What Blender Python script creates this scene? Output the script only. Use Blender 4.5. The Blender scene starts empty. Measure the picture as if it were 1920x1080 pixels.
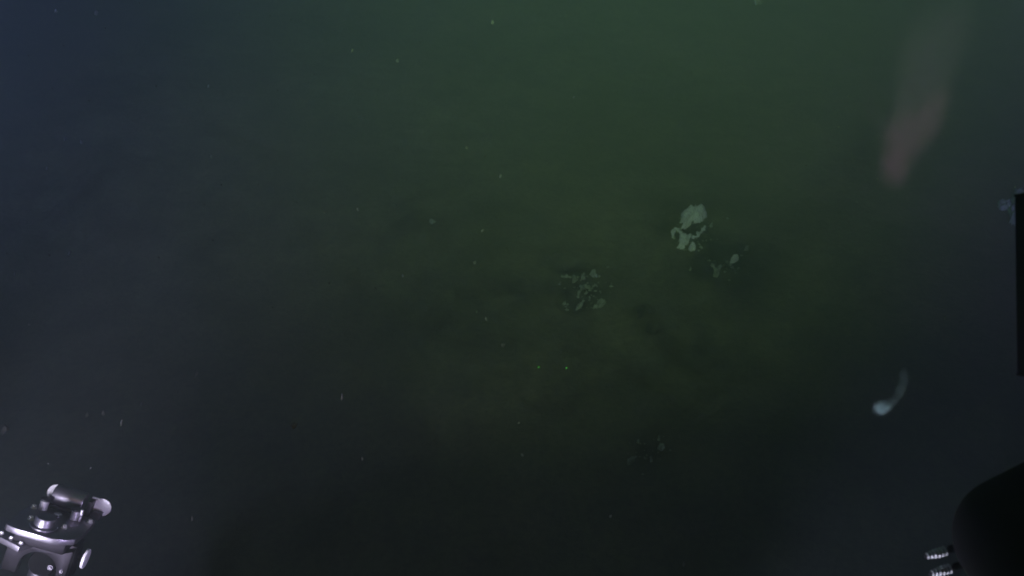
import bpy, bmesh, math, random
import numpy as np
from mathutils import Vector, Matrix

random.seed(7)
SC = bpy.context.scene
COL = SC.collection

# ------------------------------------------------------------------ camera
FPX = 1663.0                       # focal length in pixels of the 1920 px frame
CAM_Z = 2.27
PITCH = math.radians(40)
FWD = Vector((0, math.cos(PITCH), -math.sin(PITCH)))
UPV = Vector((0, math.sin(PITCH), math.cos(PITCH)))
RGT = Vector((1, 0, 0))
CAM = Vector((0, 0, CAM_Z))
cd = bpy.data.cameras.new('camera')
cam = bpy.data.objects.new('camera', cd)
COL.objects.link(cam)
cam.location = CAM
cam.rotation_euler = (math.radians(90) - PITCH, 0, 0)
cd.sensor_width = 36.0
cd.lens = 36.0 * FPX / 1920.0
cd.clip_start = 0.02
cd.clip_end = 400
cd.dof.use_dof = True
cd.dof.focus_distance = 1.5
cd.dof.aperture_fstop = 9.5
SC.camera = cam

# ------------------------------------------------------------------ deep water all round: next to no ambient light
w = bpy.data.worlds.new('World')
SC.world = w
w.use_nodes = True
bgn = w.node_tree.nodes['Background']
bgn.inputs['Color'].default_value = (1.0, 0.50, 0.42, 1)
bgn.inputs['Strength'].default_value = 0.008

# ------------------------------------------------------------------ vehicle floodlights out of frame, then three added fill spots
def lamp(name, kind, loc, target, power, color, size=60, blend=1.0, radius=0.06):
    l = bpy.data.lights.new(name, kind)
    o = bpy.data.objects.new(name, l)
    COL.objects.link(o)
    o.location = loc
    d = Vector(target) - Vector(loc)
    o.rotation_euler = d.to_track_quat('-Z', 'Y').to_euler()
    l.energy = power
    l.color = color
    if kind == 'SPOT':
        l.spot_size = math.radians(size)
        l.spot_blend = blend
        l.shadow_soft_size = radius
    return o

lamp('floodlight', 'SPOT', (0.4, -0.3, 3.3), (0.2, 4.6, 0.0), 345, (0.565, 1.0, 0.348), 52, 1.0, 0.10)
lamp('wide_floodlight', 'SPOT', (-0.15, -0.48, 2.58), (-0.80, 2.2, 0.0), 7, (1.0, 0.70, 0.45), 66, 0.9, 0.02)
lamp('far_floodlight', 'SPOT', (0.2, -0.3, 3.3), (-0.2, 7.0, 0.5), 200, (0.4, 1.0, 0.8), 52, 1.0, 0.10)
lamp('left_floodlight', 'SPOT', (-2.3, -0.3, 2.7), (-3.0, 5.0, 1.9), 830, (0.361, 0.464, 1.0), 95, 1.0, 0.10)
lamp('right_floodlight', 'SPOT', (2.5, -0.3, 2.7), (3.4, 5.0, 1.5), 520, (0.385, 0.25, 1.0), 85, 1.0, 0.10)
lamp('arm_fill', 'SPOT', (-0.672, 0.36, 1.47), (-0.60, 0.73, 1.33), 18, (0.84, 0.80, 1.0), 50, 0.5, 0.05)  # added unseen spot close to the arm, for its highlights
lamp('haze_fill', 'SPOT', (-0.295, 0.408, 1.356), (-0.69, 0.752, 1.305), 3.3, (0.70, 0.60, 1.0), 60, 0.05, 0.01)  # added unseen spot whose cone draws the violet haze edge
lamp('side_fill', 'SPOT', (0.10, 0.247, 1.475), (0.335, 0.435, 1.700), 6.0, (0.78, 0.78, 1.0), 30, 0.06, 0.03)  # added unseen spot for the hose fittings, tailed blob and diagonal haze edge

SC.view_settings.view_transform = 'Standard'
SC.view_settings.look = 'None'
SC.view_settings.gamma = 1
SC.view_settings.exposure = 0.0
SC.view_settings.use_curve_mapping = False
SC.cycles.use_denoising = True
SC.cycles.max_bounces = 6
SC.cycles.volume_bounces = 1
SC.cycles.caustics_reflective = False
SC.cycles.caustics_refractive = False

# ------------------------------------------------------------------ helpers
def tag(o, label=None, cat=None, group=None, kind=None):
    if label: o['label'] = label
    if cat: o['category'] = cat
    if group: o['group'] = group
    if kind: o['kind'] = kind
    return o

def empty(name, loc=(0, 0, 0)):
    o = bpy.data.objects.new(name, None)
    COL.objects.link(o)
    o.location = loc
    o.empty_display_size = 0.02
    return o

def mesh_obj(name, verts, faces, mat, parent=None, smooth=False):
    me = bpy.data.meshes.new(name)
    me.from_pydata([tuple(v) for v in verts], [], faces)
    me.update()
    if smooth:
        me.polygons.foreach_set('use_smooth', [True] * len(me.polygons))
    me.materials.append(mat)
    o = bpy.data.objects.new(name, me)
    COL.objects.link(o)
    if parent is not None:
        o.parent = parent
    return o

def bm_obj(name, bm, mat, parent=None, smooth=True, angle=35):
    bmesh.ops.recalc_face_normals(bm, faces=bm.faces[:])
    me = bpy.data.meshes.new(name)
    if smooth:
        lim = math.radians(angle)
        for f in bm.faces: f.smooth = True
        for e in bm.edges:
            if len(e.link_faces) == 2 and e.calc_face_angle(0) > lim:
                e.smooth = False
    bm.to_mesh(me)
    bm.free()
    me.materials.append(mat)
    o = bpy.data.objects.new(name, me)
    COL.objects.link(o)
    if parent is not None:
        o.parent = parent
    return o

def ray(px, py):
    return FWD + RGT * ((px - 960) / FPX) - UPV * ((py - 540) / FPX)

def at(px, py, depth):
    return CAM + ray(px, py) * depth

# ---- value noise, vectorised
_rng = np.random.default_rng(11)
_tab = _rng.random((256, 256))
def vnoise(x, y):
    x = np.asarray(x, float); y = np.asarray(y, float)
    xi = np.floor(x).astype(int); yi = np.floor(y).astype(int)
    fx = x - xi; fy = y - yi
    fx = fx * fx * (3 - 2 * fx); fy = fy * fy * (3 - 2 * fy)
    a = _tab[xi % 256, yi % 256]; b = _tab[(xi + 1) % 256, yi % 256]
    c = _tab[xi % 256, (yi + 1) % 256]; d = _tab[(xi + 1) % 256, (yi + 1) % 256]
    return (a * (1 - fx) + b * fx) * (1 - fy) + (c * (1 - fx) + d * fx) * fy - 0.5

def flat_at(px, py):
    r = ray(px, py)
    return CAM + r * (-CAM_Z / r.z)

# hollows in the silt: photo pixel, radius in metres, depth in metres
HOLLOWS = [(1300, 436, 0.034, 0.040), (1360, 488, 0.060, 0.045), (1205, 592, 0.018, 0.07), (1110, 535, 0.055, 0.020),
           (1058, 500, 0.05, 0.025), (1075, 575, 0.05, 0.02), (1222, 628, 0.02, 0.03), (1300, 655, 0.10, 0.02),
           (1265, 372, 0.12, 0.02), (955, 540, 0.16, 0.015), (1215, 850, 0.04, 0.015), (830, 400, 0.09, 0.015)]
HG = [(flat_at(a, b), r, d) for a, b, r, d in HOLLOWS]
def height(x, y):
    x = np.asarray(x, float); y = np.asarray(y, float)
    h = 0.12 * vnoise(x * 0.33 + 3, y * 0.33 + 7) + 0.035 * vnoise(x * 0.9 + 31, y * 0.9 + 5)
    h = h + 0.013 * vnoise(x * 2.7 + 11, y * 2.7 + 50) + 0.007 * vnoise(x * 7.1, y * 7.1 + 90) + 0.004 * vnoise(x * 19 + 5, y * 19)
    for c, r, d in HG:
        q = ((x - c.x) ** 2 + (y - c.y) ** 2) / (r * r)
        h = h - d * np.exp(-q * 1.4) + 0.25 * d * np.exp(-(np.sqrt(q) - 1.5) ** 2 * 4)
    return h

def ground(px, py):
    """where the sight line through a photo pixel meets the silt"""
    r = ray(px, py)
    t = -CAM_Z / r.z
    for _ in range(12):
        p = CAM + r * t
        hz = float(height(p.x, p.y))
        t += (hz - p.z) / r.z * 0.8
    p = CAM + r * t
    return Vector((p.x, p.y, float(height(p.x, p.y))))

# ------------------------------------------------------------------ materials
def new_mat(name):
    m = bpy.data.materials.new(name)
    m.use_nodes = True
    return m, m.node_tree.nodes, m.node_tree.links, m.node_tree.nodes['Principled BSDF']

def metal(name, col, rough, metallic=1.0, bump=0.1, scale=60, wear=0.25):
    m, n, l, b = new_mat(name)
    tc = n.new('ShaderNodeTexCoord')
    no = n.new('ShaderNodeTexNoise'); no.inputs['Scale'].default_value = scale; no.inputs['Detail'].default_value = 5
    l.new(tc.outputs['Object'], no.inputs['Vector'])
    mx = n.new('ShaderNodeMixRGB'); mx.inputs[1].default_value = (*[c * (1 - wear) for c in col], 1)
    mx.inputs[2].default_value = (*[min(1, c * (1 + wear)) for c in col], 1)
    l.new(no.outputs['Fac'], mx.inputs[0]); l.new(mx.outputs[0], b.inputs['Base Color'])
    mr = n.new('ShaderNodeMapRange'); mr.inputs['To Min'].default_value = max(0.05, rough - 0.1); mr.inputs['To Max'].default_value = rough + 0.12
    l.new(no.outputs['Fac'], mr.inputs['Value']); l.new(mr.outputs[0], b.inputs['Roughness'])
    b.inputs['Metallic'].default_value = metallic
    if max(col) < 0.02: b.inputs['Specular IOR Level'].default_value = 0.08
    bp = n.new('ShaderNodeBump'); bp.inputs['Strength'].default_value = bump; bp.inputs['Distance'].default_value = 0.0006
    l.new(no.outputs['Fac'], bp.inputs['Height']); l.new(bp.outputs[0], b.inputs['Normal'])
    return m

M_ANOD = metal('dark_anodised_aluminium', (0.27, 0.255, 0.30), 0.40, 0.93)
M_GREY = metal('dull_grey_metal', (0.024, 0.022, 0.027), 0.55, 1.0)
M_RING = metal('ring_alloy', (0.66, 0.66, 0.68), 0.5, 0.4, 0.1, 80, 0.1)
M_GLINT = metal('bolt_steel', (0.95, 0.93, 0.97), 0.40, 0.3, 0.1, 80, 0.1)
M_DARK = metal('black_coated_metal', (0.035, 0.034, 0.042), 0.42, 0.4)
M_STEEL = metal('bare_steel', (0.72, 0.70, 0.76), 0.40, 0.55, 0.15, 90, 0.15)
M_PALE = metal('pale_grey_plastic', (0.80, 0.78, 0.84), 0.6, 0.0, 0.1, 50, 0.08)
M_BLACK = metal('black_rubber', (0.005, 0.005, 0.006), 0.85, 0.0, 0.2, 40, 0.3)

def seabed_mat():
    m, n, l, b = new_mat('olive_silt')
    tc = n.new('ShaderNodeTexCoord')
    def noise(s, d, r=0.6):
        q = n.new('ShaderNodeTexNoise'); q.inputs['Scale'].default_value = s; q.inputs['Detail'].default_value = d
        q.inputs['Roughness'].default_value = r
        l.new(tc.outputs['Object'], q.inputs['Vector']); return q
    n1, n2, n3 = noise(0.9, 5), noise(6, 6), noise(42, 5, 0.7)
    r = n.new('ShaderNodeValToRGB')
    r.color_ramp.elements[0].position = 0.32; r.color_ramp.elements[0].color = (0.095, 0.096, 0.060, 1)
    r.color_ramp.elements[1].position = 0.70; r.color_ramp.elements[1].color = (0.190, 0.182, 0.112, 1)
    l.new(n1.outputs['Fac'], r.inputs[0])
    r2 = n.new('ShaderNodeValToRGB')
    r2.color_ramp.elements[0].position = 0.34; r2.color_ramp.elements[0].color = (0.68, 0.68, 0.68, 1)
    r2.color_ramp.elements[1].position = 0.66; r2.color_ramp.elements[1].color = (1.16, 1.15, 1.12, 1)
    l.new(n2.outputs['Fac'], r2.inputs[0])
    mx = n.new('ShaderNodeMixRGB'); mx.blend_type = 'MULTIPLY'; mx.inputs[0].default_value = 0.9
    l.new(r.outputs[0], mx.inputs[1]); l.new(r2.outputs[0], mx.inputs[2])
    r3 = n.new('ShaderNodeValToRGB')
    r3.color_ramp.elements[0].position = 0.3; r3.color_ramp.elements[0].color = (0.55, 0.55, 0.55, 1)
    r3.color_ramp.elements[1].position = 0.7; r3.color_ramp.elements[1].color = (1.4, 1.4, 1.4, 1)
    l.new(n3.outputs['Fac'], r3.inputs[0])
    m2 = n.new('ShaderNodeMixRGB'); m2.blend_type = 'MULTIPLY'; m2.inputs[0].default_value = 0.8
    l.new(mx.outputs[0], m2.inputs[1]); l.new(r3.outputs[0], m2.inputs[2])
    sa = n.new('ShaderNodeAttribute'); sa.attribute_name = 'stain'
    m3 = n.new('ShaderNodeMixRGB'); m3.inputs[2].default_value = (0.020, 0.021, 0.017, 1)
    l.new(sa.outputs['Fac'], m3.inputs[0]); l.new(m2.outputs[0], m3.inputs[1])
    l.new(m3.outputs[0], b.inputs['Base Color'])
    b.inputs['Roughness'].default_value = 0.95
    b.inputs['Specular IOR Level'].default_value = 0.15
    bp = n.new('ShaderNodeBump'); bp.inputs['Strength'].default_value = 0.6; bp.inputs['Distance'].default_value = 0.012
    l.new(n3.outputs['Fac'], bp.inputs['Height']); l.new(bp.outputs[0], b.inputs['Normal'])
    return m

def crust_mat(name, lo, hi, scale=45):
    m, n, l, b = new_mat(name)
    tc = n.new('ShaderNodeTexCoord')
    q = n.new('ShaderNodeTexNoise'); q.inputs['Scale'].default_value = scale; q.inputs['Detail'].default_value = 6
    q.inputs['Roughness'].default_value = 0.7
    l.new(tc.outputs['Object'], q.inputs['Vector'])
    r = n.new('ShaderNodeValToRGB')
    r.color_ramp.elements[0].position = 0.33; r.color_ramp.elements[0].color = (*lo, 1)
    r.color_ramp.elements[1].position = 0.58; r.color_ramp.elements[1].color = (*hi, 1)
    l.new(q.outputs['Fac'], r.inputs[0]); l.new(r.outputs[0], b.inputs['Base Color'])
    b.inputs['Roughness'].default_value = 0.9
    bp = n.new('ShaderNodeBump'); bp.inputs['Strength'].default_value = 0.7; bp.inputs['Distance'].default_value = 0.006
    l.new(q.outputs['Fac'], bp.inputs['Height']); l.new(bp.outputs[0], b.inputs['Normal'])
    return m
M_CHALK = crust_mat('chalky_crust', (0.55, 0.58, 0.62), (0.82, 0.84, 0.92))
M_CRUMB = crust_mat('silted_crust', (0.10, 0.115, 0.10), (0.36, 0.39, 0.37))
M_PATCH = crust_mat('pale_green_crust', (0.20, 0.30, 0.22), (0.50, 0.70, 0.52))
M_DARKSILT = crust_mat('black_sulphide_silt', (0.006, 0.007, 0.007), (0.022, 0.024, 0.022))
M_FLAKE = crust_mat('marine_snow_floc', (0.09, 0.09, 0.09), (0.24, 0.24, 0.235), 200)

# ------------------------------------------------------------------ seabed: one sheet, fine where the camera looks, out to 90 m
# patches where the silt is black with sulphide: photo pixel, radius in metres, strength
STAINS = [(1300, 438, .05, 1.0), (1262, 385, .10, .5), (1245, 430, .09, .5), (1310, 448, .09, .8), (1362, 482, .12, .9), (1330, 520, .12, .5), (1205, 592, .045, .9),
          (1060, 510, .07, .8), (1075, 560, .09, .7), (1115, 545, .10, .5), (955, 545, .14, .4), (1265, 520, .10, .4), (1222, 628, .04, .6),
          (1300, 655, .16, .4), (830, 600, .22, .35), (1220, 850, .08, .5), (760, 420, .15, .3), (1700, 690, .12, .4), (1040, 700, .2, .25)]
def seabed():
    nx, ny = 460, 520
    u = np.linspace(-1, 1, nx); v = np.linspace(0, 1, ny)
    xs = 3.0 * u + 87.0 * np.sign(u) * np.abs(u) ** 9
    t = np.linspace(-1, 1, ny)
    ys = 3.6 + 3.2 * t + 86.0 * np.sign(t) * np.abs(t) ** 9
    X, Y = np.meshgrid(xs, ys)
    Z = height(X, Y)
    co = np.stack([X, Y, Z], -1).reshape(-1, 3)
    i = np.arange(nx - 1)[None, :] + nx * np.arange(ny - 1)[:, None]
    q = np.stack([i, i + 1, i + nx + 1, i + nx], -1).reshape(-1, 4)
    me = bpy.data.meshes.new('seabed')
    me.vertices.add(len(co)); me.vertices.foreach_set('co', co.ravel())
    me.loops.add(q.size); me.loops.foreach_set('vertex_index', q.ravel())
    me.polygons.add(len(q)); me.polygons.foreach_set('loop_start', np.arange(0, q.size, 4))
    me.polygons.foreach_set('loop_total', np.full(len(q), 4))
    me.polygons.foreach_set('use_smooth', np.ones(len(q), bool))
    me.update(calc_edges=True)
    at_ = me.attributes.new('stain', 'FLOAT', 'POINT')
    S = np.zeros_like(X)
    for px, py, r, k in STAINS:
        c = flat_at(px, py)
        S += k * np.exp(-((X - c.x) ** 2 + (Y - c.y) ** 2) / (r * r))
    S *= np.clip(1.0 + 1.6 * vnoise(X * 14, Y * 14) + 1.2 * vnoise(X * 33 + 4, Y * 33), 0.1, 2)
    at_.data.foreach_set('value', np.clip(S, 0, 1).ravel())
    me.materials.append(seabed_mat())
    o = bpy.data.objects.new('seabed', me); COL.objects.link(o)
    o['kind'] = 'structure'; o['label'] = 'soft olive grey silt of the seabed fading into murky water'
seabed()

# ------------------------------------------------------------------ the murky water: one even volume round everything
def haze():
    bm = bmesh.new()
    bmesh.ops.create_cube(bm, size=1)
    for v in bm.verts:
        v.co = Vector((v.co.x * 196, v.co.y * 196, -1.4 if v.co.z < 0 else 3.9))
    m = bpy.data.materials.new('murky_water'); m.use_nodes = True
    n = m.node_tree.nodes; l = m.node_tree.links
    for x in list(n):
        if x.type != 'OUTPUT_MATERIAL': n.remove(x)
    out = [x for x in n if x.type == 'OUTPUT_MATERIAL'][0]
    p = n.new('ShaderNodeVolumePrincipled')
    p.inputs['Color'].default_value = (0.62, 0.74, 0.78, 1)
    p.inputs['Density'].default_value = 0.18
    p.inputs['Anisotropy'].default_value = 0.25
    l.new(p.outputs[0], out.inputs['Volume'])
    o = bm_obj('haze', bm, m, smooth=False)
    tag(o, 'dim green blue murk of the deep water all around', None, None, 'stuff')
haze()

# ------------------------------------------------------------------ pale crusts and rubble lying on the silt
def crust(name, outline, tall, mat, label, cat, group=None, seed=0, rough=0.35, lift=0.8):
    """a lumpy low mass whose footprint is given by photo pixels on the silt"""
    rnd = random.Random(seed)
    pts = [ground(a, b) for a, b in outline]
    c = sum(pts, Vector()) / len(pts)
    # refine the outline and roughen it
    fine = []
    for i, p in enumerate(pts):
        q = pts[(i + 1) % len(pts)]
        for k in range(6):
            v = p.lerp(q, k / 6)
            d = (v - c); d.z = 0
            w_ = 0.9 * float(vnoise(v.x * 60 + seed, v.y * 60)) + 0.8 * float(vnoise(v.x * 150, v.y * 150 + seed))
            fine.append(v + d * (w_ * 0.6 + rnd.uniform(-0.12, 0.12)))
    n = len(fine)
    top = max(p.z for p in pts)
    prof = [(1.06, -0.012), (1.0, 0.22), (0.93, 0.55), (0.82, 0.8), (0.68, 0.92), (0.5, 0.98), (0.32, 1.0), (0.14, 1.0)]
    verts, faces = [], []
    for s, hh in prof:
        for p in fine:
            x = c.x + (p.x - c.x) * s; y = c.y + (p.y - c.y) * s
            g = float(height(x, y))
            lump = 1 + rough * 3.4 * float(vnoise(x * 46 + seed * 3.1, y * 46 + seed)) + rough * 3.0 * float(vnoise(x * 120, y * 120 + seed)) + rough * 1.4 * float(vnoise(x * 260, y * 260 + seed))
            z = g - 0.012 if hh < 0 else g + (lift * (top - g) + tall * max(0.15, lump)) * hh
            verts.append((x - c.x, y - c.y, z - c.z))
    m = len(verts)
    verts.append((0, 0, float(height(c.x, c.y)) + lift * (top - float(height(c.x, c.y))) + tall - c.z))
    for r in range(len(prof) - 1):
        for i in range(n):
            j = (i + 1) % n
            faces.append((r * n + i, r * n + j, (r + 1) * n + j, (r + 1) * n + i))
    for i in range(n):
        faces.append(((len(prof) - 1) * n + i, (len(prof) - 1) * n + (i + 1) % n, m))
    o = mesh_obj(name, verts, faces, mat, None, True)
    o.location = c
    return tag(o, label, cat, group)

def strand(name, path, rad, mat, label, cat, group=None, seed=0):
    """a crooked finger of crust lying on the silt along photo pixels; radii in metres"""
    rnd = random.Random(seed)
    pts = [ground(a, b) for a, b in path]
    base = pts[0].copy()
    dense = []
    for i in range(len(pts) - 1):
        for k in range(4):
            dense.append((pts[i].lerp(pts[i + 1], k / 4), (i + k / 4) / (len(pts) - 1)))
    dense.append((pts[-1], 1.0))
    verts, faces = [], []
    S = 8
    for i, (p, t) in enumerate(dense):
        a = dense[max(0, i - 1)][0]; b = dense[min(len(dense) - 1, i + 1)][0]
        d = (b - a).normalized()
        side = d.cross(Vector((0, 0, 1))).normalized(); up = side.cross(d)
        r = rad * (0.45 + 0.55 * math.sin(math.pi * min(1, max(0, 0.12 + 0.76 * t)))) * rnd.uniform(0.5, 1.5)
        cc = p + Vector((rnd.uniform(-1, 1), rnd.uniform(-1, 1), 0)) * rad * 0.25
        cc.z = float(height(cc.x, cc.y)) + r * 0.45
        for s in range(S):
            an = 2 * math.pi * s / S
            v = cc + (side * math.cos(an) + up * math.sin(an)) * r * rnd.uniform(0.65, 1.35)
            verts.append(v - base)
    k = len(dense)
    for i in range(k - 1):
        for s in range(S):
            faces.append((i * S + s, i * S + (s + 1) % S, (i + 1) * S + (s + 1) % S, (i + 1) * S + s))
    faces.append(tuple(range(S))[::-1]); faces.append(tuple((k - 1) * S + s for s in range(S)))
    o = mesh_obj(name, verts, faces, mat, None, True)
    o.location = base
    return tag(o, label, cat, group)

G1 = 'pale crusts of the upper right cluster'
G2 = 'pale crusts beside the dark hollow'
G3 = 'pale crusts of the middle cluster'
G4 = 'faint crumbs low on the seabed'
def px2(ox, oy, k, pts): return [(ox + a / k, oy + b / k) for a, b in pts]
def A(pts): return px2(1160, 340, 5.4, pts)
def B(pts): return px2(980, 450, 6.353, pts)
def D(pts): return px2(1060, 740, 4.909, pts)

crust('white_crust', A([(636, 430), (648, 355), (690, 302), (760, 290), (805, 276), (850, 305), (866, 370), (858, 412), (800, 462), (745, 448), (700, 462), (655, 480)]),
      0.032, M_CHALK, 'largest and brightest chalky white crust lump on the olive silt', 'crust', G1, 3, 0.22)
strand('crust_strand', A([(872, 462), (845, 510), (800, 560), (745, 578)]), 0.008, M_CHALK, 'thin curved white strand curling under the largest white lump', 'crust', G1, 5)
crust('white_crust', A([(604, 668), (606, 600), (622, 545), (672, 540), (728, 548), (716, 600), (690, 655), (650, 682)]), 0.012, M_CHALK, 'smaller upright white crust just below the largest lump', 'crust', G1, 8, 0.4, 0.15)
strand('crust_strand', A([(546, 572), (545, 525), (572, 488), (606, 505), (640, 535)]), 0.0075, M_CHALK, 'small hooked strand arching left of the smaller white crust', 'crust', G1, 9)
crust('white_crust', A([(712, 690), (728, 650), (765, 645), (780, 680), (762, 712), (728, 715)]), 0.016, M_CHALK, 'little round white nub at the bottom of the bright cluster', 'crust', G1, 12, 0.3)
crust('white_crust', A([(915, 455), (930, 425), (955, 430), (952, 460), (932, 474)]), 0.008, M_CRUMB, 'faint crumb just right of the largest white lump', 'crust', G1, 13, 0.4)
crust('white_crust', A([(712, 905), (722, 862), (738, 868), (734, 906)]), 0.006, M_CRUMB, 'faint lone crumb below the bright white cluster', 'crust', G1, 14, 0.4)

crust('pale_crust', A([(1122, 836), (1140, 800), (1175, 755), (1205, 765), (1204, 800), (1165, 832)]), 0.016, M_CHALK, 'brightest pale crust on the right rim of the dark hollow', 'crust', G2, 21, 0.4)
crust('pale_crust', A([(1272, 700), (1284, 672), (1308, 676), (1306, 702)]), 0.010, M_CRUMB, 'small pale crumb topmost at the right of the dark hollow', 'crust', G2, 22, 0.4)
strand('pale_strand', A([(940, 846), (962, 868), (980, 905), (1010, 905), (1062, 862)]), 0.0075, M_CRUMB, 'bent pale strand along the lower left rim of the dark hollow', 'crust', G2, 23)
crust('pale_crust', A([(955, 962), (965, 930), (1008, 915), (1022, 945), (992, 972)]), 0.010, M_CRUMB, 'dim brownish crust lowest of those by the dark hollow', 'crust', G2, 24, 0.4)
crust('black_silt_patch', A([(985, 850), (1060, 800), (1110, 745), (1180, 700), (1195, 640), (1225, 640), (1225, 720), (1160, 780), (1110, 830), (1020, 870)]), 0.006, M_DARKSILT,
      'crooked black streak of silt between the pale crusts right of centre', 'silt patch', None, 25, 0.4, 0.0)

strand('pale_strand', B([(690, 600), (715, 568), (760, 566), (812, 588)]), 0.0075, M_CRUMB, 'arched pale strand in the middle of the central cluster', 'crust', G3, 31)
strand('pale_strand', B([(662, 690), (664, 640), (690, 600)]), 0.005, M_CRUMB, 'dim strand running down from the arched strand', 'crust', G3, 30)
strand('pale_strand', B([(736, 715), (712, 735), (690, 770), (668, 806), (636, 842)]), 0.0065, M_CRUMB, 'slanting pale strand at the bottom of the central cluster', 'crust', G3, 32)
crust('pale_crust', B([(842, 812), (880, 775), (895, 735), (945, 725), (978, 755), (950, 800), (890, 818)]), 0.014, M_CRUMB, 'broad pale crust at the lower right of the central cluster', 'crust', G3, 33, 0.4)
crust('pale_crust', B([(588, 515), (588, 450), (625, 452), (648, 480), (618, 512)]), 0.014, M_CRUMB, 'angular pale crust at the upper left of the central cluster', 'crust', G3, 34, 0.4)
strand('pale_strand', B([(455, 440), (520, 440), (580, 450)]), 0.006, M_CRUMB, 'flat faint strand leftmost in the central cluster', 'crust', G3, 35)
crust('pale_crust', B([(798, 412), (830, 385), (872, 400), (876, 440), (830, 440)]), 0.012, M_CRUMB, 'pale crust topmost in the central cluster', 'crust', G3, 36, 0.4)
crust('pale_crust', B([(690, 480), (700, 410), (735, 395), (738, 470)]), 0.006, M_CRUMB, 'dim crust between the topmost and the angular crusts', 'crust', G3, 37, 0.4)
strand('pale_strand', B([(828, 562), (860, 545), (890, 550)]), 0.006, M_CRUMB, 'short stub at the right end of the arched strand', 'crust', G3, 38)
crust('pale_crust', B([(478, 770), (485, 720), (520, 730), (515, 775)]), 0.006, M_CRUMB, 'barely visible crumb at the lower left of the central cluster', 'crust', G3, 39, 0.4)
crust('black_silt_patch', B([(1352, 905), (1372, 865), (1420, 850), (1465, 870), (1468, 915), (1420, 935), (1375, 930)]), 0.003, M_DARKSILT,
      'small round black burrow spot right of the central cluster', 'silt patch', None, 40, 0.3, 0.0)

strand('faint_strand', D([(572, 642), (600, 610), (640, 582)]), 0.007, M_CRUMB, 'slanted faint strand low on the dark seabed', 'crust', G4, 51)
crust('faint_crumb', D([(852, 495), (862, 450), (905, 448), (918, 490), (885, 512)]), 0.010, M_CRUMB, 'largest faint crumb low on the dark seabed', 'crust', G4, 52, 0.4)
crust('faint_crumb', D([(848, 420), (856, 375), (874, 385), (872, 430)]), 0.005, M_CRUMB, 'dim sliver just above the largest low crumb', 'crust', G4, 53, 0.4)
crust('faint_crumb', D([(780, 622), (778, 585), (802, 590), (804, 622)]), 0.006, M_CRUMB, 'small crumb below and left of the largest low crumb', 'crust', G4, 54, 0.4)
crust('faint_crumb', D([(652, 450), (658, 415), (680, 425), (674, 455)]), 0.005, M_CRUMB, 'tiny crumb above the slanted faint strand', 'crust', G4, 55, 0.4)
crust('faint_crumb', [(803, 416), (808, 411), (816, 413), (818, 418), (810, 421)], 0.010, M_CRUMB, 'lone faint crumb on the silt left of centre', 'crust', None, 56, 0.4)

crust('pale_crust', [(1870, 388), (1876, 378), (1890, 377), (1897, 384), (1894, 393), (1878, 395)], 0.020, M_PATCH, 'faint pale crust left of the black bar at the right edge', 'crust', 'crusts by the black bar', 61, 0.4)
crust('pale_crust', [(1896, 372), (1902, 356), (1922, 356), (1924, 395), (1912, 428), (1898, 424), (1892, 402)], 0.022, M_PATCH, 'pale crust half hidden behind the black bar', 'crust', 'crusts by the black bar', 62, 0.4)

def crumbs():
    rnd = random.Random(19)
    verts, faces = [], []
    for px, py, sx, sy, n in ((1292, 452, 34, 26, 46), (1365, 498, 40, 26, 34), (1096, 545, 44, 36, 80), (1215, 850, 40, 26, 26), (1300, 425, 40, 30, 20)):
        for _ in range(n):
            g = ground(px + rnd.gauss(0, sx * 0.55), py + rnd.gauss(0, sy * 0.55))
            r = rnd.choice((0.002, 0.003, 0.003, 0.005, 0.007))
            b = len(verts)
            for s in ((1, 0, 0), (-1, 0, 0), (0, 1, 0), (0, -1, 0), (0, 0, .8), (0, 0, -.8)):
                k = [r * rnd.uniform(0.6, 1.5) for _ in range(3)]
                verts.append((g.x + s[0] * k[0], g.y + s[1] * k[1], g.z + 0.3 * r + s[2] * k[2]))
            for t in ((0, 2, 4), (2, 1, 4), (1, 3, 4), (3, 0, 4), (2, 0, 5), (1, 2, 5), (3, 1, 5), (0, 3, 5)):
                faces.append(tuple(b + q for q in t))
    o = mesh_obj('crust_rubble', verts, faces, M_CRUMB)
    tag(o, 'fine pale crumbs scattered on the silt around the crusts', None, None, 'stuff')
crumbs()

# ------------------------------------------------------------------ marine snow
M_BRIGHTFLAKE = crust_mat('bright_floc', (0.7, 0.7, 0.68), (0.9, 0.9, 0.88), 200)
def flake(px, py, long_, wide, depth, lean, label, seed):
    """a crumpled string of floc; long_ and wide in photo pixels"""
    rnd = random.Random(seed)
    k = depth / FPX
    a, b = long_ * k / 2, wide * k / 2
    bm = bmesh.new()
    bmesh.ops.create_icosphere(bm, subdivisions=2, radius=1)
    for v in bm.verts:
        d = v.co.normalized()
        q = 1 + 0.35 * math.sin(5 * d.x + seed) * math.cos(4 * d.z + 2 * seed) + rnd.uniform(-0.15, 0.15)
        v.co = Vector((d.x * b * q + 0.25 * b * math.sin(3 * d.z + seed), d.y * b * q, d.z * a * q))
    o = bm_obj('marine_snow_flake', bm, M_BRIGHTFLAKE if 'pinpoint' in label else M_FLAKE)
    o.location = at(px, py, depth)
    o.rotation_euler = (math.radians(90) - PITCH - math.radians(90), math.radians(lean), 0)
    return tag(o, label, 'marine snow', 'marine snow flakes drifting in the water')

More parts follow.
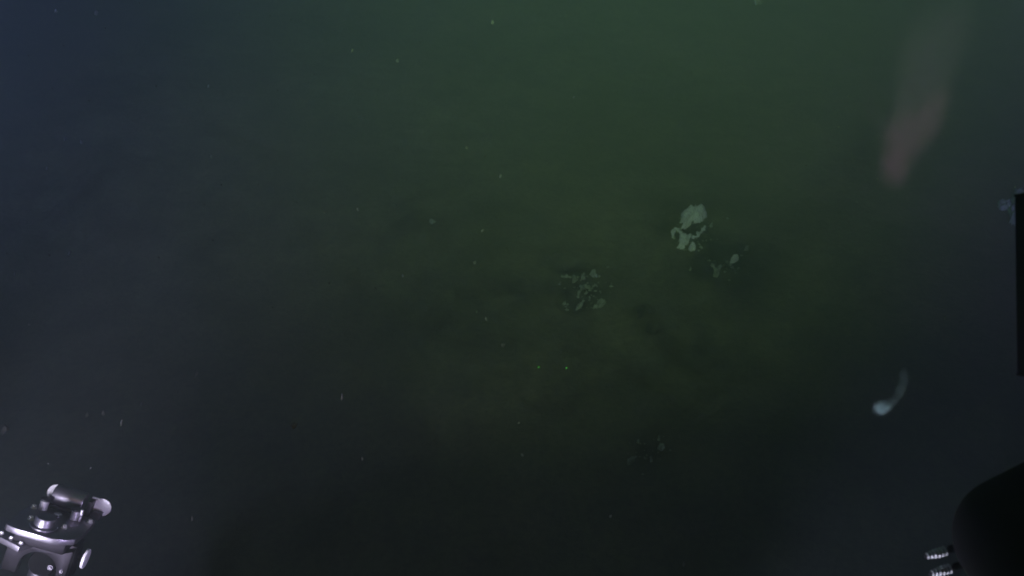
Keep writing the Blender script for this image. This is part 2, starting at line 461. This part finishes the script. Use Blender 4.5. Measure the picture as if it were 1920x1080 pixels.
FL = [
    (660, 95, 9, 3, 2.2, 8, 'bright thin fleck of marine snow near the top, left of centre'),
    (923, 42, 9, 6, 2.0, 0, 'pale fleck of marine snow closest to the top centre edge'),
    (745, 113, 9, 6, 2.8, 10, 'faint blurred fleck right of the bright thin fleck near the top'),
    (391, 161, 9, 4, 2.0, 5, 'upper of two flecks stacked in the upper left water'),
    (396, 293, 8, 4, 2.1, -5, 'lower of two flecks stacked in the upper left water'),
    (152, 265, 9, 5, 1.8, 10, 'brighter of a close pair of flecks at the far left'),
    (122, 260, 8, 4, 1.8, -8, 'dimmer of a close pair of flecks at the far left'),
    (88, 315, 7, 3, 1.9, 0, 'tiny fleck below the close pair at the far left'),
    (105, 20, 9, 6, 1.7, 20, 'faint fleck in the top left corner'),
    (181, 23, 10, 7, 1.7, 60, 'smudged wide fleck right of the top left corner fleck'),
    (28, 513, 12, 3, 1.5, 6, 'upright streak of marine snow at the left edge, halfway down'),
    (130, 475, 10, 4, 1.8, 12, 'very faint fleck right of the upright streak at the left edge'),
    (938, 330, 9, 4, 2.3, 6, 'pale fleck above the centre of the picture'),
    (875, 276, 6, 4, 2.3, 0, 'tiny fleck left of and above the pale centre fleck'),
    (1076, 182, 6, 4, 2.4, 0, 'tiny dot of marine snow alone in the upper centre'),
    (608, 398, 6, 4, 2.2, 80, 'tiny flat fleck left of centre, beside the dim mottled silt'),
    (670, 392, 9, 4, 2.2, -20, 'small slanted fleck left of the lone faint crumb'),
    (890, 492, 7, 6, 2.4, 0, 'small round fleck left of the central crust cluster'),
    (905, 432, 8, 5, 2.4, 30, 'dim fleck above the small round fleck left of the central cluster'),
    (755, 517, 6, 4, 2.3, 0, 'tiny fleck far left of the central crust cluster'),
    (911, 597, 9, 5, 2.2, 5, 'short fleck below and left of the central crust cluster'),
    (943, 647, 8, 7, 2.2, 15, 'dim round fleck left of the two green dots'),
    (368, 702, 13, 4, 2.3, 12, 'slanted streak of marine snow high above the metal arm'),
    (641, 744, 13, 4, 1.7, 2, 'upright streak of marine snow in the lower middle left'),
    (228, 792, 13, 4, 1.7, 22, 'slanted streak closest above the metal arm'),
    (265, 758, 9, 3, 2.1, 8, 'thin faint streak above the slanted streak by the metal arm'),
    (8, 806, 17, 12, 1.45, 8, 'large blurred oval fleck at the left edge above the metal arm'),
    (162, 778, 10, 6, 1.8, 20, 'left of two dim smudges above the metal arm'),
    (193, 774, 10, 6, 1.8, -25, 'right of two dim smudges above the metal arm'),
    (552, 798, 12, 10, 1.0, 0, 'soft round brownish fleck right of the dark shadow'),
    (679, 860, 10, 3, 1.7, -4, 'short upright fleck in the lower left third'),
    (979, 853, 6, 5, 2.3, 0, 'brighter of two pinpoint white dots in the dark lower middle'),
    (1145, 968, 6, 5, 2.2, 8, 'lowest pinpoint white dot in the dark lower middle'),
    (973, 793, 4, 3, 2.0, 40, 'faint pinpoint just above the brighter white dot'),
    (360, 972, 11, 3, 1.5, 2, 'faint upright streak right of the metal arm'),
    (1772, 595, 9, 4, 1.7, 5, 'pale fleck near the right edge beside the black bar'),
    (1421, 3, 18, 14, 3.2, 90, 'large soft pinkish fleck cut by the top edge'),
    (1282, 1058, 9, 5, 1.5, 20, 'dim fleck near the bottom edge, right of centre'),
]
for i, f in enumerate(FL):
    f = list(f)
    if f[0] < 420 and f[1] < 620: f[4] *= 1.6
    flake(*f, seed=i * 1.7 + 1)

def snow_dust():
    rnd = random.Random(4)
    verts, faces = [], []
    for _ in range(1500):
        d = rnd.uniform(0.9, 4.2)
        p = CAM + FWD * d + RGT * rnd.uniform(-0.75, 0.75) * d * 1.1 + UPV * rnd.uniform(-0.42, 0.42) * d * 1.1
        if p.z < 0.15: continue
        r = rnd.uniform(0.0004, 0.0011)
        b = len(verts)
        for s in ((1, 0, 0), (-1, 0, 0), (0, 1, 0), (0, -1, 0), (0, 0, 1.8), (0, 0, -1.8)):
            verts.append((p.x + s[0] * r, p.y + s[1] * r, p.z + s[2] * r))
        for t in ((0, 2, 4), (2, 1, 4), (1, 3, 4), (3, 0, 4), (2, 0, 5), (1, 2, 5), (3, 1, 5), (0, 3, 5)):
            faces.append(tuple(b + q for q in t))
    o = mesh_obj('marine_snow', verts, faces, M_FLAKE)
    tag(o, 'fine dust of marine snow hanging all through the water', None, None, 'stuff')
snow_dust()

# ------------------------------------------------------------------ soft volumes: pinkish wisp and pale tailed blob
def vol_mat(name, col, dens, build, aniso=0.0):
    m = bpy.data.materials.new(name); m.use_nodes = True
    n = m.node_tree.nodes; l = m.node_tree.links
    for x in list(n):
        if x.type != 'OUTPUT_MATERIAL': n.remove(x)
    out = [x for x in n if x.type == 'OUTPUT_MATERIAL'][0]
    p = n.new('ShaderNodeVolumePrincipled')
    p.inputs['Color'].default_value = (*col, 1)
    p.inputs['Anisotropy'].default_value = aniso
    tc = n.new('ShaderNodeTexCoord')
    f = build(n, l, tc.outputs['Object'])
    mu = n.new('ShaderNodeMath'); mu.operation = 'MULTIPLY'; mu.inputs[1].default_value = dens
    l.new(f, mu.inputs[0]); l.new(mu.outputs[0], p.inputs['Density'])
    l.new(p.outputs[0], out.inputs['Volume'])
    return m

def soft_ball(n, l, vec):
    """1 at the middle of the unit ball, falling smoothly to 0 at its skin, broken by soft noise"""
    ln = n.new('ShaderNodeVectorMath'); ln.operation = 'LENGTH'
    l.new(vec, ln.inputs[0])
    mr = n.new('ShaderNodeMapRange'); mr.interpolation_type = 'SMOOTHERSTEP'
    mr.inputs['From Min'].default_value = 1.0; mr.inputs['From Max'].default_value = 0.1
    l.new(ln.outputs['Value'], mr.inputs['Value'])
    no = n.new('ShaderNodeTexNoise'); no.inputs['Scale'].default_value = 2.4; no.inputs['Detail'].default_value = 2
    l.new(vec, no.inputs['Vector'])
    m2 = n.new('ShaderNodeMapRange'); m2.inputs['From Min'].default_value = 0.3; m2.inputs['From Max'].default_value = 0.7
    m2.inputs['To Min'].default_value = 0.2
    l.new(no.outputs['Fac'], m2.inputs['Value'])
    mm = n.new('ShaderNodeMath'); mm.operation = 'MULTIPLY'
    pw = n.new('ShaderNodeMath'); pw.operation = 'POWER'; pw.inputs[1].default_value = 1.7
    l.new(mr.outputs[0], pw.inputs[0]); l.new(pw.outputs[0], mm.inputs[0]); l.new(m2.outputs[0], mm.inputs[1])
    return mm.outputs[0]

def puff(name, px, py, depth, ra, rb, lean, mat, parent=None, thick=None):
    """one soft egg of volume: radii in photo pixels, ra along its length, lean clockwise from upright"""
    k = depth / FPX
    bm = bmesh.new(); bmesh.ops.create_icosphere(bm, subdivisions=3, radius=1)
    o = bm_obj(name, bm, mat, parent)
    R = Matrix((RGT, UPV, -FWD)).transposed().to_4x4() @ Matrix.Rotation(-math.radians(lean), 4, 'Z')
    S = Matrix.Diagonal((rb * k, ra * k, (thick or rb) * k, 1))
    o.matrix_world = Matrix.Translation(at(px, py, depth)) @ R @ S
    return o

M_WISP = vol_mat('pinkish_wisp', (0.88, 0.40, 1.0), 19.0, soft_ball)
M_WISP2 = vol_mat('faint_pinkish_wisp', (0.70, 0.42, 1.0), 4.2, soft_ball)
ws = empty('soft_wisp')  # added soft volume in the shape of a pinkish forked streak
tag(ws, 'soft pinkish forked wisp at the upper right', 'wisp')
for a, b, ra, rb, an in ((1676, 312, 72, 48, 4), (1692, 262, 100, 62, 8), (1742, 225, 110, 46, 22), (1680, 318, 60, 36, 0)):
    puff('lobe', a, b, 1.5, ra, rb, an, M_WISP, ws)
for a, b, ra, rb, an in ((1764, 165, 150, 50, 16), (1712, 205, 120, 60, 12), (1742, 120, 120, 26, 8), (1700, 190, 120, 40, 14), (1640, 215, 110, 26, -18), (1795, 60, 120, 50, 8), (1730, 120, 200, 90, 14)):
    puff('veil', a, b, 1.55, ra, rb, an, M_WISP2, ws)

M_BLOB = vol_mat('pale_blob', (0.72, 1.0, 0.98), 300.0, soft_ball)
M_BLOB2 = vol_mat('thin_blob', (0.70, 0.95, 0.90), 60.0, soft_ball)
jl = empty('soft_blob')  # added soft volume in the shape of a pale tailed spot
tag(jl, 'small soft pale blue green blob with a faint curved tail', 'jelly blob')
puff('head', 1654, 764, 0.74, 27, 21, 70, M_BLOB, jl)
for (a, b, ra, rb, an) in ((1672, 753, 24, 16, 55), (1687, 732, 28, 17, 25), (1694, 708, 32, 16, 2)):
    puff('tail_segment', a, b, 0.74, ra, rb, an, M_BLOB2, jl)

# ------------------------------------------------------------------ manipulator head at the lower left
# local axes fitted to the photograph: X along the plate's front edge, Y away from the lens, Z up out of the plate
DEV = 1.15
Rc = ((0.9376, -0.1137, 0.3287), (-0.3209, 0.0821, 0.9436), (-0.1343, -0.9901, 0.0405))
C3 = Matrix((RGT, UPV, -FWD)).transposed()
ARM = (C3 @ Matrix(Rc)).to_4x4()
ARM.translation = at(81, 988.6, DEV)
U = 0.918 * DEV / FPX / 5.683          # one drawing unit in metres
arm = empty('robotic_arm')
tag(arm, 'dark metal robotic arm head with bolted plate and pale end discs', 'robotic arm')
arm.matrix_world = ARM

def P(x, y, z): return Vector((x, y, z)) * U
def prism(outline, z0, z1, bev=0.0, axis='z'):
    bm = bmesh.new()
    def mk(a, b, z):
        if axis == 'z': return P(a, b, z)
        if axis == 'y': return P(a, z, b)
        return P(z, a, b)
    lo = [bm.verts.new(mk(a, b, z0)) for a, b in outline]
    hi = [bm.verts.new(mk(a, b, z1)) for a, b in outline]
    n = len(outline)
    bm.faces.new(lo[::-1]); bm.faces.new(hi)
    for i in range(n):
        bm.faces.new((lo[i], lo[(i + 1) % n], hi[(i + 1) % n], hi[i]))
    bmesh.ops.recalc_face_normals(bm, faces=bm.faces[:])
    if bev:
        es = [e for e in bm.edges if e.calc_face_angle(0) > math.radians(25)]
        bmesh.ops.bevel(bm, geom=es, offset=bev * U, segments=2, affect='EDGES', profile=0.5)
    return bm

def lathe(bm, prof, c, axis='z', seg=36):
    """prof: list of (radius, position along the axis), closed at both ends"""
    rings = []
    for r, t in prof:
        ring = []
        for i in range(seg):
            a = 2 * math.pi * i / seg
            u, v = r * math.cos(a), r * math.sin(a)
            if axis == 'z': q = (c[0] + u, c[1] + v, c[2] + t)
            elif axis == 'y': q = (c[0] + u, c[1] + t, c[2] + v)
            else: q = (c[0] + t, c[1] + u, c[2] + v)
            ring.append(bm.verts.new(P(*q)))
        rings.append(ring)
    for k in range(len(rings) - 1):
        for i in range(seg):
            j = (i + 1) % seg
            bm.faces.new((rings[k][i], rings[k][j], rings[k + 1][j], rings[k + 1][i]))
    bm.faces.new(rings[0][::-1]); bm.faces.new(rings[-1])
    return bm

def box(x0, x1, y0, y1, z0, z1, bev=6):
    return prism([(x0, y0), (x1, y0), (x1, y1), (x0, y1)], z0, z1, bev)

# top plate
PL = [(-358, -150), (-330, -185), (-204, -218), (182, -222), (300, -170), (404, -81), (420, 60), (420, 520), (330, 620), (-260, 620), (-358, 500)]
bm_obj('mounting_plate', prism(PL, -72, 0, 6), M_ANOD, arm)
# boss with its flange ring
boss = bm_obj('boss', lathe(bmesh.new(), [(112, 26), (112, 120), (106, 130), (60, 134)], (0, 0, 0)), M_ANOD, arm)
bm_obj('flange', lathe(bmesh.new(), [(152, 1), (152, 22), (146, 28), (113, 29)], (0, 0, 0)), M_ANOD, boss)

def bolt(x, y, z, r=22, h=26, axis='z', sgn=1, name='bolt', par=arm, mat=None):
    bm = bmesh.new()
    lathe(bm, [(r * 1.45, 0.5 * sgn), (r * 1.45, 5 * sgn), (r * 1.3, 7 * sgn)], (x, y, z), axis, 20)
    lathe(bm, [(r, 7.5 * sgn), (r, (h - 4) * sgn), (r * 0.82, h * sgn), (r * 0.5, h * sgn), (r * 0.46, (h - 9) * sgn)], (x, y, z), axis, 6 if r > 20 else 12)
    return bm_obj(name, bm, mat or M_GLINT, par, angle=25)
for x, y in ((-190, 110), (190, 128), (372, 470), (-290, 430)):
    bolt(x, y, 0, 25, 42)
# standing posts with a cap and a collar each
for x, y, r in ((-195, 462, 52), (192, 430, 50)):
    po = bm_obj('post', lathe(bmesh.new(), [(r, 1), (r, 106), (r - 6, 113), (r * 0.5, 115)], (x, y, 0)), M_STEEL, arm)
    bm_obj('post_collar', lathe(bmesh.new(), [(r + 8, 118), (r + 8, 136), (r, 142)], (x, y, 0)), M_DARK, po)
bm_obj('pin', lathe(bmesh.new(), [(20, 1), (20, 140), (16, 150)], (258, 420, 0)), M_STEEL, arm)
bm_obj('washer', lathe(bmesh.new(), [(46, 1), (46, 14), (38, 18)], (0, 430, 0)), M_STEEL, arm)
# drum lying across behind the posts
dr = bmesh.new()
lathe(dr, [(80, -190), (114, -186), (119, -176), (119, 176), (114, 186), (80, 190)], (18, 650, 150), 'x', 40)
bm_obj('drum', dr, M_ANOD, arm)
bm_obj('drum_cradle', box(-150, 230, 560, 720, -1, 40), M_DARK, arm)
# pale round end plates either side of the drum
for x, z in ((-178, 110), (388, 98)):
    e = bmesh.new()
    lathe(e, [(108, 0), (114, 6), (114, 26), (108, 32)], (x, 760, z), 'y', 48)
    d = bm_obj('end_disc', e, M_PALE, arm)
    rm = bmesh.new()
    for (r0, r1) in ((117, 121),):
        lathe(rm, [(r0, 4), (r1, 8), (r1, 24), (r0, 28)], (x, 760, z), 'y', 48)
    bm_obj('rim', rm, M_DARK, d)
bm_obj('bracket', box(250, 300, 600, 745, -2, 190), M_DARK, arm)
bm_obj('clamp_block', box(312, 430, 640, 748, -30, 60, 10), M_DARK, arm)
bm_obj('clamp_block', box(-260, -120, 640, 748, -30, 70, 10), M_DARK, arm)
rd = bmesh.new(); lathe(rd, [(12, -50), (16, -46), (16, 46), (12, 50)], (300, 735, 200), 'x', 16)
bm_obj('link_rod', rd, M_STEEL, arm)
# glinting stud heads along the upper right of the big disc
for a in (88, 70, 52, 36):
    st = bmesh.new()
    x = 388 + 100 * math.cos(math.radians(a)); z = 98 + 100 * math.sin(math.radians(a))
    lathe(st, [(11, -9), (11, -1)], (x, 760, z), 'y', 12)
    bm_obj('stud', st, M_STEEL, arm)

# lower plate, turned a little about Z, with its bolts
lw = bmesh.new()
t = math.radians(-22)
def rot(x, y): return (x * math.cos(t) - y * math.sin(t), x * math.sin(t) + y * math.cos(t))
LP = [rot(a, b) for a, b in ((-700, -250), (-18, -250), (-18, 40), (-120, 160), (-700, 160))]
bm_obj('lower_plate', prism([(a - 10, b + 10) for a, b in LP], -260, -195, 6), M_ANOD, arm)
for a, b in ((-360, -175), (-215, -175), (-70, -178)):
    x, y = rot(a, b)
    bolt(x - 10, y + 10, -195, 20, 28)
# body under the plates: neck, arched yoke and side cover
bm_obj('neck', box(-250, 330, -110, 470, -210, -64, 14), M_GREY, arm)
def arch():
    out = [(-330, -640), (-330, -262), (300, -262), (390, -215), (390, -640), (290, -640)]
    for i in range(11):
        a = math.pi * i / 10
        out.append((60 + 215 * math.cos(a), -520 + 190 * math.sin(a)))
    out += [(-160, -640)]
    return prism(out, 60, 190, 8, 'y')
bm_obj('yoke', arch(), M_GREY, arm)
bm_obj('side_cover', box(250, 392, 200, 470, -660, -212, 16), M_GREY, arm)
inn = bmesh.new(); lathe(inn, [(150, 0), (158, 8), (158, 200), (120, 210)], (60, 200, -520), 'y', 40)
bm_obj('joint_hub', inn, M_BLACK, arm)
bolt(200, 60, -470, 22, 30, 'y', -1, mat=M_ANOD)
bolt(330, 60, -480, 16, 18, 'y', -1, mat=M_ANOD)
sd = bmesh.new(); lathe(sd, [(112, 0), (118, 8), (118, 30), (108, 36)], (470, 330, -380), 'x', 44)
bm_obj('side_disc', sd, M_PALE, arm)
ax = bmesh.new(); lathe(ax, [(40, 394 - 470), (40, -1)], (470, 330, -380), 'x', 20)
bm_obj('axle', ax, M_DARK, arm)
fb = bmesh.new()
lathe(fb, [(120, -1500), (130, -1490), (130, -640), (110, -630)], (40, 330, 0), 'z', 32)
bm_obj('forearm', fb, M_ANOD, arm)

# ------------------------------------------------------------------ black housing and hose fittings at the lower right
def cam_frame(px, py, depth, lean=0):
    R = C3.to_4x4() @ Matrix.Rotation(-math.radians(lean), 4, 'Z')
    R.translation = at(px, py, depth)
    return R

def lathe_m(bm, prof, axis='z', seg=40, c=(0, 0, 0)):
    global U
    u0 = U; U = 1.0
    lathe(bm, prof, c, axis, seg)
    U = u0
    return bm

HD = 0.62
k = HD / FPX
hs = empty('lamp_housing'); hs.matrix_world = cam_frame(1916, 1012, HD, -28)
tag(hs, 'black rounded vehicle housing cut by the lower right corner', 'housing')
dm = bmesh.new()
r = 118 * k
prof = [(r * math.sin(math.radians(a)) * 1.0 + 1e-5, -r * math.cos(math.radians(a))) for a in range(4, 91, 7)] + [(r * 1.0, r * 0.15), (r * 0.99, r * 0.5), (r * 0.97, r * 1.4), (r * 0.9, r * 1.5)]
lathe_m(dm, prof, 'x', 48)
bm_obj('housing_shell', dm, M_BLACK, hs)
cl = bmesh.new()
lathe_m(cl, [(r * 0.98, r * 0.92), (r * 1.03, r * 0.96), (r * 1.03, r * 1.2), (r * 0.98, r * 1.24)], 'x', 48)
bm_obj('clamp_band', cl, M_BLACK, hs)
lg = bmesh.new(); lathe_m(lg, [(r * .45, 0.0), (r * .45, -r * 0.9), (r * .4, -r * 1.3)], 'y', 24, (r * 2.2, -0.5 * r, 0))
bm_obj('mounting_leg', lg, M_BLACK, hs)

def fitting(px, py, label):
    d = 0.66
    kk = d / FPX
    f = empty('hose_fitting'); f.matrix_world = cam_frame(px, py, d, -16)
    tag(f, label, 'hose fitting', 'ribbed metal hose fittings by the black housing')
    for i in range(6):
        rr = (6.0 + 3.2 * min(1, i / 2.5)) * kk
        x = (-18 + i * 6.6) * kk
        b = bmesh.new()
        lathe_m(b, [(rr * 0.8, x - 2.0 * kk), (rr, x - 1.0 * kk), (rr, x + 1.0 * kk), (rr * 0.8, x + 2.0 * kk)], 'x', 28)
        bm_obj('ring', b, M_RING, f)
    b = bmesh.new()
    lathe_m(b, [(2.5 * kk, -24 * kk), (3.6 * kk, -22 * kk), (3.8 * kk, 20 * kk), (3.8 * kk, 24 * kk)], 'x', 24)
    bm_obj('core', b, M_DARK, f)
    b = bmesh.new()
    lathe_m(b, [(6.5 * kk, 24.2 * kk), (7 * kk, 26 * kk), (7 * kk, 170 * kk), (6 * kk, 172 * kk)], 'x', 24)
    bm_obj('hose', b, M_BLACK, f)
fitting(1757, 1037, 'upper of two bright ribbed metal hose fittings beside the black housing')
fitting(1766, 1070, 'lower of two bright ribbed metal hose fittings beside the black housing')

# ------------------------------------------------------------------ black bar at the right edge
def frame_bar():
    d = 0.6
    kk = d / FPX
    o = empty('frame_bar'); o.matrix_world = cam_frame(1944, 534, d, -0.8)
    tag(o, 'upright black frame bar at the right edge of the picture', 'frame bar')
    global U
    u0 = U; U = kk
    w_ = 31
    sh = [(-w_, -14), (-w_ + 5, -20), (w_, -20), (w_, -12), (-w_ + 10, -12), (-w_ + 10, 40), (-w_, 40)]
    b = bmesh.new()
    lo = [b.verts.new(P(x, -165, z)) for x, z in sh]; hi = [b.verts.new(P(x, 165, z)) for x, z in sh]
    b.faces.new(lo); b.faces.new(hi[::-1])
    for i in range(len(sh)):
        j = (i + 1) % len(sh)
        b.faces.new((lo[i], hi[i], hi[j], lo[j]))
    bm_obj('bar_channel', b, M_BLACK, o, smooth=False)
    bm_obj('end_cap', box(-w_ + 1, w_ + 4, 166, 172, -21, 42, 2), M_BLACK, o)
    bm_obj('end_cap', box(-w_ + 1, w_ + 4, -172, -166, -21, 42, 2), M_BLACK, o)
    U = u0
frame_bar()

# ------------------------------------------------------------------ the two green scaling laser spots, their light given by glowing beads
def laser_spots():
    m, n, l, b = new_mat('laser_green')
    b.inputs['Base Color'].default_value = (0.02, 0.1, 0.02, 1)
    b.inputs['Emission Color'].default_value = (0.12, 1.0, 0.10, 1)
    b.inputs['Emission Strength'].default_value = 0.9
    for px, py, lab in ((1010, 688.5, 'left of two tiny glowing green dots on the dark silt'), (1062, 690, 'right of two tiny glowing green dots on the dark silt')):
        bm = bmesh.new(); bmesh.ops.create_icosphere(bm, subdivisions=2, radius=0.0026)
        o = bm_obj('laser_dot', bm, m)
        o.location = ground(px, py)
        tag(o, lab, 'laser dot', 'green scaling laser dots')
laser_spots()
